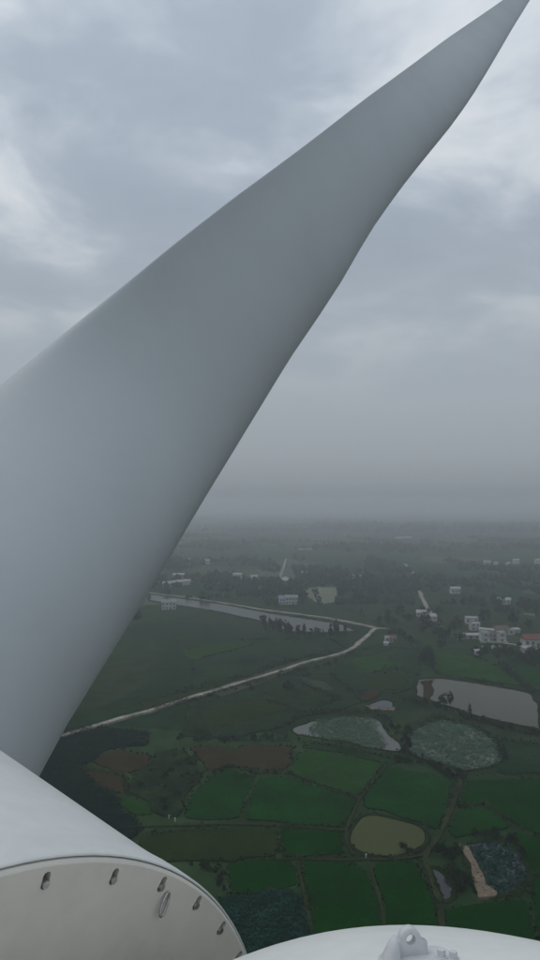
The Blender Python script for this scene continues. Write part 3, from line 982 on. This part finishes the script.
for px, py, w, hh, lab in ((322, 581, 9, 4.5, 'white farm building alone beyond the stubble field'),
                           (304, 576, 7, 4, 'small pale building right of the forked yard beyond the canal'),
                           (352, 578, 10, 2.5, 'long low pale shed past the hedgerow top'),
                           (361, 581, 3, 5, 'narrow white hut right of the long low shed'),
                           (455, 593.5, 9, 5, 'white farm building alone in the far green fields right of the track'),
                           (504, 604, 11, 4, 'pale grey shed in the far fields above the village'),
                           (487, 564.5, 10, 4, 'left one of the largest pale far buildings under the haze'),
                           (516, 564, 9, 6, 'right and tallest pale far building under the haze'),
                           (496, 565, 5, 3, 'low pale building between the two largest far ones, left of centre'),
                           (508, 565.5, 5, 3, 'low pale building between the two largest far ones, right of centre'),
                           (538, 564, 8, 6, 'pale far building cut by the right edge of the frame'),
                           (179, 578, 14, 4, 'pale long building just right of the blade edge'),
                           (205, 564, 14, 5, 'pale building far off, above the left houses'),
                           (188, 562, 10, 4, 'small pale building far off beside the blade edge'),
                           (237.5, 579.5, 10, 6, 'pale tall house in the middle of the left far hamlet'),
                           (254, 580, 7, 4, 'small pale house at the right end of the left far hamlet'),
                           (421, 616, 7, 3, 'pale low shed left of the track near the wood'),
                           (429, 620, 10, 3, 'longer pale low shed touching the track near the wood')):
    h = house(px, py, rnd.uniform(-.25, .25), lab, 'building', 'farm_building')
    block(h, w, 7, hh, roof='pale_roof', bays=3 if py > 575 else 0, storeys=1, rise=1.8, wall='white_wall', door=False)
for k, px in enumerate((166, 171, 176, 181, 187)):
    h = house(px, 587 - k * .6, .2, 'small pale roofed house in the row beside the blade edge', 'building', 'farm_building', 'row of small houses by the blade edge')
    block(h, 7, 7, 4, roof='pale_roof', bays=0, rise=1.8)
h = house(169, 609, .1, 'white two-storey house left of the canal near the blade edge')
block(h, 12, 8, 6, roof='grey_roof', bays=4, rise=2)
# small pale marker posts on the field corners
for px, py, lab in ((169, 818.5, 'pale marker post at the corner of the scrubby plot, the left one'), (175, 821.5, 'pale marker post by the path, right of its neighbour at the scrubby plot'), (366, 858, 'pale marker post at the lower left bank of the olive pond')):
    q = at(px, py)
    mb = MB()
    mb.box((0, 0, .45), (.34, .34, .9))
    mb.add([(-.22, -.22, .9), (.22, -.22, .9), (.22, .22, .9), (-.22, .22, .9), (0, 0, 1.15)], [(3, 2, 1, 0), (0, 1, 4), (1, 2, 4), (2, 3, 4), (3, 0, 4)])
    o = mb.build('marker_post', M['white_wall'], label=lab, cat='post')
    o.location = q

# ------------------------------------------------------------------ the wind turbine
def gelcoat(name, base, rough, dirt=0.10, streak=(1, 1, 1), scale=1.2, fine=.03, bump=.03):
    m = mat(name, base, rough, dirt, scale, (14, fine), bump, 1.1, col2=tuple(min(1, c * 1.03) for c in base), spec=.45, stretch=streak)
    return m


M['gel'] = gelcoat('white_gelcoat', (0.74, 0.74, 0.695), 0.42, .08)
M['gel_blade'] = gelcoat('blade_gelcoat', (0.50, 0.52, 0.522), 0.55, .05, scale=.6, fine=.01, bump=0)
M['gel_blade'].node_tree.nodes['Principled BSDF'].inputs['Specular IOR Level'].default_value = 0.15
M['gel_hub'] = gelcoat('hub_gelcoat', (0.675, 0.68, 0.65), 0.45, .09)
M['plate'] = gelcoat('grey_white_plate', (0.63, 0.592, 0.525), 0.6, .13, scale=2.5)
M['rim'] = gelcoat('rim_edge', (0.75, 0.74, 0.72), 0.45, .05)
M['seal'] = mat('grey_sealant', (0.22, 0.22, 0.21), .8, .3, 3)
M['steel'] = mat('bolt_steel', (0.42, 0.41, 0.40), .35, .3, 40, metal=.85)
M['cast'] = gelcoat('painted_casting', (0.60, 0.60, 0.60), .5, .15, scale=10)

Z = Vector((0, 0, CAM_Z))
C = Vector((-1.0290, 2.1402, -2.4979)) + Z               # centre of the spinner's rear plate
n_ = Vector((0.74783, -0.64812, -0.14385))               # plate normal, towards the nacelle
t_ = Vector((0.65493, 0.75569, 0))
u_ = Vector((0.10871, -0.09421, 0.98960))
a_ = -n_
BASE = Vector((1.75, -0.25, 0))
tur = link('wind_turbine', None, label='white wind turbine with its grey blade rising across the sky, seen from its own roof', cat='wind turbine')
tur.location = BASE


def ring_at(s, r, n=144):
    return [C + a_ * s + (t_ * math.cos(2 * math.pi * k / n) + u_ * math.sin(2 * math.pi * k / n)) * r for k in range(n)]


mb = MB()
prof = [(0.04, 1.500), (0.018, 1.5005), (0.014, 1.503), (0.016, 1.507), (0.025, 1.5095), (0.04, 1.51), (0.1, 1.51), (0.13, 1.509), (0.2, 1.503), (0.3, 1.5), (0.45, 1.5), (1.0, 1.5), (1.8, 1.5), (2.6, 1.5), (3.3, 1.49),
        (3.9, 1.42), (4.4, 1.27), (4.8, 1.02), (5.1, .7), (5.25, .35), (5.3, .02)]
mb.loft([ring_at(s, r) for s, r in prof])
spinner = mb.build('spinner', M['gel_hub'], tur, BASE, True)
# bolted plate, slotted for each bolt
BOLT = [(1.452, 76.6), (1.452, 65.8), (1.460, 56.2), (1.462, 47.0), (1.462, 38.4), (1.462, 30.2), (1.455, 86.5), (1.455, 96.5), (1.455, 107), (1.46, 22), (1.46, 13)]
ROT = [(b[0] - .006, R(b[1])) for b in BOLT]


def disc_pt(r, th, s=0.0):
    return C + a_ * s + (t_ * math.cos(th) + u_ * math.sin(th)) * r


mb = MB()
nn = 144
mb.loft([ring_at(s, r, nn) for s, r in ((0.0, 1.4865), (0.0018, 1.4892), (0.007, 1.4945), (0.0105, 1.4968), (0.018, 1.4975), (0.075, 1.4975))], caps=True)
plate_me = mesh('back_plate', mb.v, mb.f)
plate = link('back_plate', plate_me, M['plate'])
cut = MB()
for r, th in ROT:
    rad = t_ * math.cos(th) + u_ * math.sin(th)
    tan = -t_ * math.sin(th) + u_ * math.cos(th)
    half, wd = .0125, .0135
    prof_ = []
    for k in range(16):
        q = 2 * math.pi * k / 16
        e = rad * (math.cos(q) * wd + (half if math.cos(q) > 0 else -half)) + tan * math.sin(q) * wd
        prof_.append(C + rad * r + e)
    cut.loft([[p_ - a_ * .03 for p_ in prof_], [p_ + a_ * .06 for p_ in prof_]], caps=True)
cme = mesh('cutter', cut.v, cut.f)
for me in (plate_me, cme):
    bm = bmesh.new()
    bm.from_mesh(me)
    bmesh.ops.recalc_face_normals(bm, faces=bm.faces)
    bm.to_mesh(me)
    bm.free()
co = bpy.data.objects.new('cutter', cme)
COL.objects.link(co)
mod = plate.modifiers.new('b', 'BOOLEAN')
mod.operation, mod.object, mod.solver = 'DIFFERENCE', co, 'EXACT'
bpy.context.view_layer.update()
newme = bpy.data.meshes.new_from_object(plate.evaluated_get(bpy.context.evaluated_depsgraph_get()))
plate.modifiers.clear()
plate.data = newme
bpy.data.objects.remove(co)
for v in newme.vertices:
    v.co -= BASE
plate.parent = tur
mb = MB()
mb.loft([ring_at(s, r) for s, r in ((.022, 1.4974), (.021, 1.4988), (.022, 1.5001))])
mb.build('seal', M['seal'], plate, BASE, True)
for r, th in ROT:
    rad = t_ * math.cos(th) + u_ * math.sin(th)
    tan = -t_ * math.sin(th) + u_ * math.cos(th)
    c = C + rad * (r - .009) + a_ * .026
    mb = MB()
    mb.tube(c + a_ * .035, c - a_ * .022, .0075, .0075, 10)
    mb.tube(c - a_ * .012, c - a_ * .034, .0125, .0125, 6)
    mb.build('bolt', M['steel'], plate, BASE)
# oval steel link hanging by the third bolt
rc, th = 1.402, R(54.4)
rad = t_ * math.cos(th) + u_ * math.sin(th)
tan = -t_ * math.sin(th) + u_ * math.cos(th)
path = []
for k in range(28):
    q = 2 * math.pi * k / 28
    path.append(C + rad * (rc + math.cos(q) * .036) + tan * math.sin(q) * .0135 - a_ * (.006 + .008 * (1 - math.cos(q))))
rings = []
for k, p_ in enumerate(path):
    d = (path[(k + 1) % 28] - path[k - 1]).normalized()
    s1 = n_ - d * n_.dot(d)
    s1.normalize()
    s2 = d.cross(s1)
    rings.append([p_ + (s1 * math.cos(w * .7854) + s2 * math.sin(w * .7854)) * .0048 for w in range(8)])
rings.append(rings[0])
mb = MB()
mb.loft(rings)
mb.build('oval_link', M['steel'], plate, BASE, True)

# blade: sections along a straight axis, chord measured on the photograph at each station's own distance
HUB = C + a_ * 2.55
TIP = Vector((13.0, 36.0, 25.2)) + Z
bd = (TIP - HUB).normalized()
e_ = (HUB - Z).cross(bd).normalized()                    # chord direction
if e_.x < 0:
    e_ = -e_
nb_ = e_.cross(bd).normalized()
if nb_.dot(Z - HUB) < 0:
    nb_ = -nb_                                           # towards the roof where one stands
LE = [(-420, 752), (-200, 543), (-100, 463), (0, 386), (44, 349.5), (89, 313), (133, 278), (178, 241), (240, 193), (300, 149.5), (362, 101), (410, 66), (446, 39), (482, 14.5), (503, 0), (530, -20), (548, -33)]
RE = [(-120, 1090), (-60, 955), (36, 770), (50, 750), (114, 649), (153, 586), (200, 506), (244, 434), (289, 360), (318, 318), (336, 291), (353, 260), (371, 230), (398, 192), (424, 159), (449, 129), (469, 101), (487, 72), (501.5, 47), (513.5, 26.5), (530, 0), (545, -27), (549, -33)]


def pix(P):
    q = P - Z
    d = q.y * math.cos(PITCH) + q.z * math.sin(PITCH)
    return Vector((CX + F * q.x / d, CY - F * (-q.y * math.sin(PITCH) + q.z * math.cos(PITCH)) / d)), d


def hit(P, sgn, line):
    """metres from axis point P along the chord to where it meets a photographed edge"""
    def side(s):
        q, _ = pix(P + e_ * s * sgn)
        best = None
        for i in range(len(line) - 1):
            a, b = Vector(line[i]), Vector(line[i + 1])
            k = max(0, min(1, (q - a).dot(b - a) / (b - a).length_squared))
            f_ = a + (b - a) * k
            cr = (b - a).x * (q - a).y - (b - a).y * (q - a).x
            if best is None or (q - f_).length < best[0]:
                best = ((q - f_).length, cr)
        return best[1] * (1 if sgn > 0 else -1)
    lo, hi = -2.5, 3.5
    for _ in range(46):
        mid = (lo + hi) / 2
        if side(mid) > 0:
            hi = mid
        else:
            lo = mid
    return lo


ST = [.9 + .35 * k for k in range(22)] + [9 + 1.1 * k for k in range(29)]
Ltot = (TIP - HUB).length
ST = [s for s in ST if s < Ltot - .35]
raw = []
for s in ST:
    P = HUB + bd * s
    raw.append((s, hit(P, 1, RE), hit(P, -1, LE)))
# even out tracing jitter
for _ in range(3):
    raw = [raw[0]] + [(raw[i][0], (raw[i - 1][1] + 2 * raw[i][1] + raw[i + 1][1]) / 4, (raw[i - 1][2] + 2 * raw[i][2] + raw[i + 1][2]) / 4) for i in range(1, len(raw) - 1)] + [raw[-1]]
NB = 72
TWIST = 42
rings = []


def sm(x, a, b):
    x = max(0, min(1, (x - a) / (b - a)))
    return x * x * (3 - 2 * x)


def sections(raw):
    rings = []
    for s, wr, wl in raw:
        k = sm(s, 1.2, 6.2)
        thick = (1 - k) * 1.0 + k * (0.70 - .46 * sm(s, 7, 36))
        phi = R(TWIST) * k * (1 - 1.0 * sm(s, 8, 26))   # pitch: the seen face leans down towards the fields
        e2, n2 = e_ * math.cos(phi) - nb_ * math.sin(phi), nb_ * math.cos(phi) + e_ * math.sin(phi)
        sec = []
        for j in range(NB):
            q = 2 * math.pi * j / NB
            x = math.cos(q)                              # +1 leading edge (right), -1 trailing edge (left)
            f_ = (1 - k) + k * (0.53 + .46 * x + .08 * (1 - x * x))
            sec.append(e2 * x + n2 * math.sin(q) * thick * f_)
        ex_ = [v_.dot(e_) for v_ in sec]
        c = (wr + wl) / (max(ex_) - min(ex_))
        mid = HUB + bd * s + e_ * (wr - c * max(ex_))
        rings.append([mid + v_ * c for v_ in sec])
    return rings


# settle the widths until the whole loft's outline meets the measured edges
AX = Vector((625.0, -700.0)).normalized()
AY = Vector((-AX.y, AX.x))


def edge_at(line, al):
    pr = [(Vector(q).dot(AX), Vector(q).dot(AY)) for q in line]
    for (a0, b0), (a1, b1) in zip(pr, pr[1:]):
        if a0 <= al <= a1:
            return b0 + (b1 - b0) * (al - a0) / (a1 - a0)
    return pr[0][1] if al < pr[0][0] else pr[-1][1]


for it in range(14):
    rings = sections(raw)
    lo_, hi_ = {}, {}
    for i in range(len(rings) - 1):
        for w in range(5):
            for p0, p1 in zip(rings[i], rings[i + 1]):
                q, _ = pix(p0.lerp(p1, w / 5))
                al, be = q.dot(AX), q.dot(AY)
                kk = int(al // 6)
                if be < lo_.get(kk, (1e9,))[0]:
                    lo_[kk] = (be, al)
                if be > hi_.get(kk, (-1e9,))[0]:
                    hi_[kk] = (be, al)
    new = []
    for (s, wr, wl), ring in zip(raw, rings):
        pr = max(ring, key=lambda v_: v_.dot(e_))
        pl = min(ring, key=lambda v_: v_.dot(e_))
        (qr, dr), (ql, dl) = pix(pr), pix(pl)
        er = el = 0.0
        hv_, lv_ = hi_.get(int(qr.dot(AX) // 6)), lo_.get(int(ql.dot(AX) // 6))
        if hv_ and s > 1.6:
            er = (edge_at(RE, hv_[1]) - hv_[0]) * dr / F
        if lv_ and s > 1.6:
            el = (lv_[0] - edge_at(LE, lv_[1])) * dl / F
        new.append((s, max(.02, wr + .6 * max(-.15, min(.15, er))), wl + .6 * max(-.15, min(.15, el))))
    raw = [new[0]] + [(new[i][0], (new[i - 1][1] + 4 * new[i][1] + new[i + 1][1]) / 6, (new[i - 1][2] + 4 * new[i][2] + new[i + 1][2]) / 6) for i in range(1, len(new) - 1)] + [new[-1]]
rings = sections(raw)
rings.append([TIP - bd * .12 + e_ * math.cos(2 * math.pi * j / NB) * .03 + nb_ * math.sin(2 * math.pi * j / NB) * .01 for j in range(NB)])
mb = MB()
mb.loft(rings, caps=True)
mb.build('blade', M['gel_blade'], tur, BASE, True)

# nacelle: rounded box lofted back along the shaft
W_, zt, Hh, ex, Lr, pw, s0 = 1.727, -1.10, 0.802, 2.844, 1.988, 3.472, .362
nh = Vector((.7557, -.6549, 0))
Hl = 1.9
rings = []
sgs = [Lr * (k / 40) ** 1.6 for k in range(1, 41)] + [Lr + .4 * k for k in range(1, 18)]
back0 = sgs[-1]
for sg in [.0006] + sgs + [back0 + d for d in (.25, .45, .58, .65)]:
    if sg <= Lr:
        k = (1 - max(0, 1 - sg / Lr) ** pw) ** (1 / pw)
    elif sg <= back0:
        k = 1
    else:
        k = math.sqrt(max(0.02, 1 - ((sg - back0) / .66) ** 2)) * .35 + .65
    ring = []
    for j in range(128):
        q = 2 * math.pi * j / 128
        cc, ss = math.cos(q), math.sin(q)
        X = math.copysign(abs(cc) ** (2 / ex), cc)
        Y = math.copysign(abs(ss) ** (2 / ex), ss)
        ring.append(Vector((C.x, C.y, CAM_Z)) + nh * (s0 + sg) + t_ * X * W_ * k + Vector((0, 0, zt - Hh + Y * (Hh if Y > 0 else Hl) * k)))
    rings.append(ring)
mb = MB()
mb.loft(rings, caps=True)
nac = mb.build('nacelle', M['gel'], tur, BASE, True)
bvh = BVHTree.FromPolygons([v.co + BASE for v in nac.data.vertices], [tuple(p_.vertices) for p_ in nac.data.polygons])


def on_roof(px, py):
    d = (at(px, py) - Z).normalized()
    loc, nor, *_ = bvh.ray_cast(Z, d)
    return loc, (nor if nor.dot(d) < 0 else -nor)


# lifting lug on the roof: eye plate, side ear, two bolt heads on a pad
loc, nor = on_roof(411, 959)
nor = (nor + Vector((0, 0, .8))).normalized()
fw = (Z - loc)
fw = (fw - nor * fw.dot(nor)).normalized()               # across the plate, towards the camera side
fw = (fw + nor.cross(fw) * .35).normalized()
sd_ = nor.cross(fw).normalized()
PX = (loc - Z).length / F                                # metres per pixel there


def lugp(x, z, y=0.0):
    return loc - sd_ * 0 + sd_ * x + nor * z + fw * y


def eye(mb, cx, w, hgt, hole, hz, th, tilt=0.0, y0=0.0):
    """rounded plate with a hole through it"""
    nseg = 40
    outer, inner = [], []
    rr = w / 2
    zc_ = hgt - rr
    for j in range(nseg):
        q = 2 * math.pi * j / nseg
        cq, sq = math.cos(q), math.sin(q)
        if sq >= 0:
            o2 = (cq * rr, zc_ + sq * rr)
        else:
            k = min(zc_ / max(1e-6, -sq), (rr * 1.55) / max(1e-6, abs(cq)))
            o2 = (cq * k, zc_ + sq * k)
        outer.append(o2)
        inner.append((cq * hole, hz + sq * hole))
    P3 = lambda q, y: lugp(cx + q[0], q[1] - .012, y0 + y + tilt * q[1])
    b = .15 * th
    shr = lambda q, k: (q[0] * k, zc_ + (q[1] - zc_) * k)
    rings = [[P3(q, -th / 2 + b * .2) for q in inner], [P3((q[0] * 1.12, hz + (q[1] - hz) * 1.12), -th / 2) for q in inner], [P3(shr(q, .93), -th / 2) for q in outer], [P3(q, -th / 2 + b) for q in outer],
             [P3(q, th / 2 - b) for q in outer], [P3(shr(q, .93), th / 2) for q in outer], [P3((q[0] * 1.12, hz + (q[1] - hz) * 1.12), th / 2) for q in inner], [P3(q, th / 2 - b * .2) for q in inner]]
    rings.append(rings[0])
    mb.loft(rings)


sgn = 1 if sd_.x > 0 else -1
mb = MB()
eye(mb, 0.0 * sgn, .058, .088, .0125, .060, .026, -.12)
lug = mb.build('lifting_lug', M['cast'], nac, BASE, True)
mb = MB()
rr_ = []
for k in range(7):                                       # ear: tapering fin left of the eye plate
    f_ = k / 6
    cz = -.015 + f_ * .082
    w = .034 * (1 - f_ ** 2.2 * .75)
    x = (-.066 + f_ * .018) * sgn
    rr_.append([lugp(x + math.cos(q * .5236) * w * .75, cz, .018 + math.sin(q * .5236) * w) for q in range(12)])
mb.loft(rr_, caps=True)
mb.build('ear', M['cast'], lug, BASE, True)
for k, (x, y) in enumerate(((.072, .03), (.098, .045), (-.075, .075))):
    mb = MB()
    mb.tube(lugp(x * sgn, -.02, y), lugp(x * sgn, .014, y), .017, .016, 12)
    mb.tube(lugp(x * sgn, .014, y), lugp(x * sgn, .03, y), .011, .0105, 6)
    mb.build('bolt', M['cast'], lug, BASE)
mb = MB()
rr_ = []
for z, k in ((-.03, 1.06), (.006, 1.03), (.012, .97)):
    rr_.append([lugp((.012 + math.copysign(abs(math.cos(q * .19635)) ** .5, math.cos(q * .19635)) * .098 * k) * sgn, z, .045 + math.copysign(abs(math.sin(q * .19635)) ** .5, math.sin(q * .19635)) * .085 * k) for q in range(32)])
mb.loft(rr_, caps=True)
mb.build('pad', M['cast'], lug, BASE)

# tower under the nacelle
mb = MB()
rings = []
for z, r in ((0, 2.3), (.4, 2.3), (30, 2.0), (60, 1.75), (CAM_Z - 3.72, 1.45)):
    rings.append([BASE + Vector((math.cos(q / 64 * 6.28319) * r, math.sin(q / 64 * 6.28319) * r, z)) for q in range(64)])
mb.loft(rings, caps=True)
mb.build('tower', M['gel'], tur, BASE, True)

# ------------------------------------------------------------------ haze
hv = bpy.data.materials.new('haze')
hv.use_nodes = True
t = hv.node_tree
t.nodes.clear()
o = N(t, 'ShaderNodeOutputMaterial')
v = N(t, 'ShaderNodeVolumePrincipled')
v.inputs['Color'].default_value = (0.90, 0.92, 0.93, 1)
v.inputs['Density'].default_value = 5.0e-4
v.inputs['Anisotropy'].default_value = 0.6
L(t, v.outputs[0], o.inputs['Volume'])
mb = MB()
mb.box(((X0 + X1) / 2, (Y0 + Y1) / 2, (CAM_Z + 34 - 1) / 2), (X1 - X0 + 40, Y1 - Y0 + 40, CAM_Z + 34 + 1))
mb.build('haze', hv, kind='stuff')
print('TREES', n_trees[0], 'TRIS', sum(len(o.data.polygons) for o in SC.objects if o.type == 'MESH'))
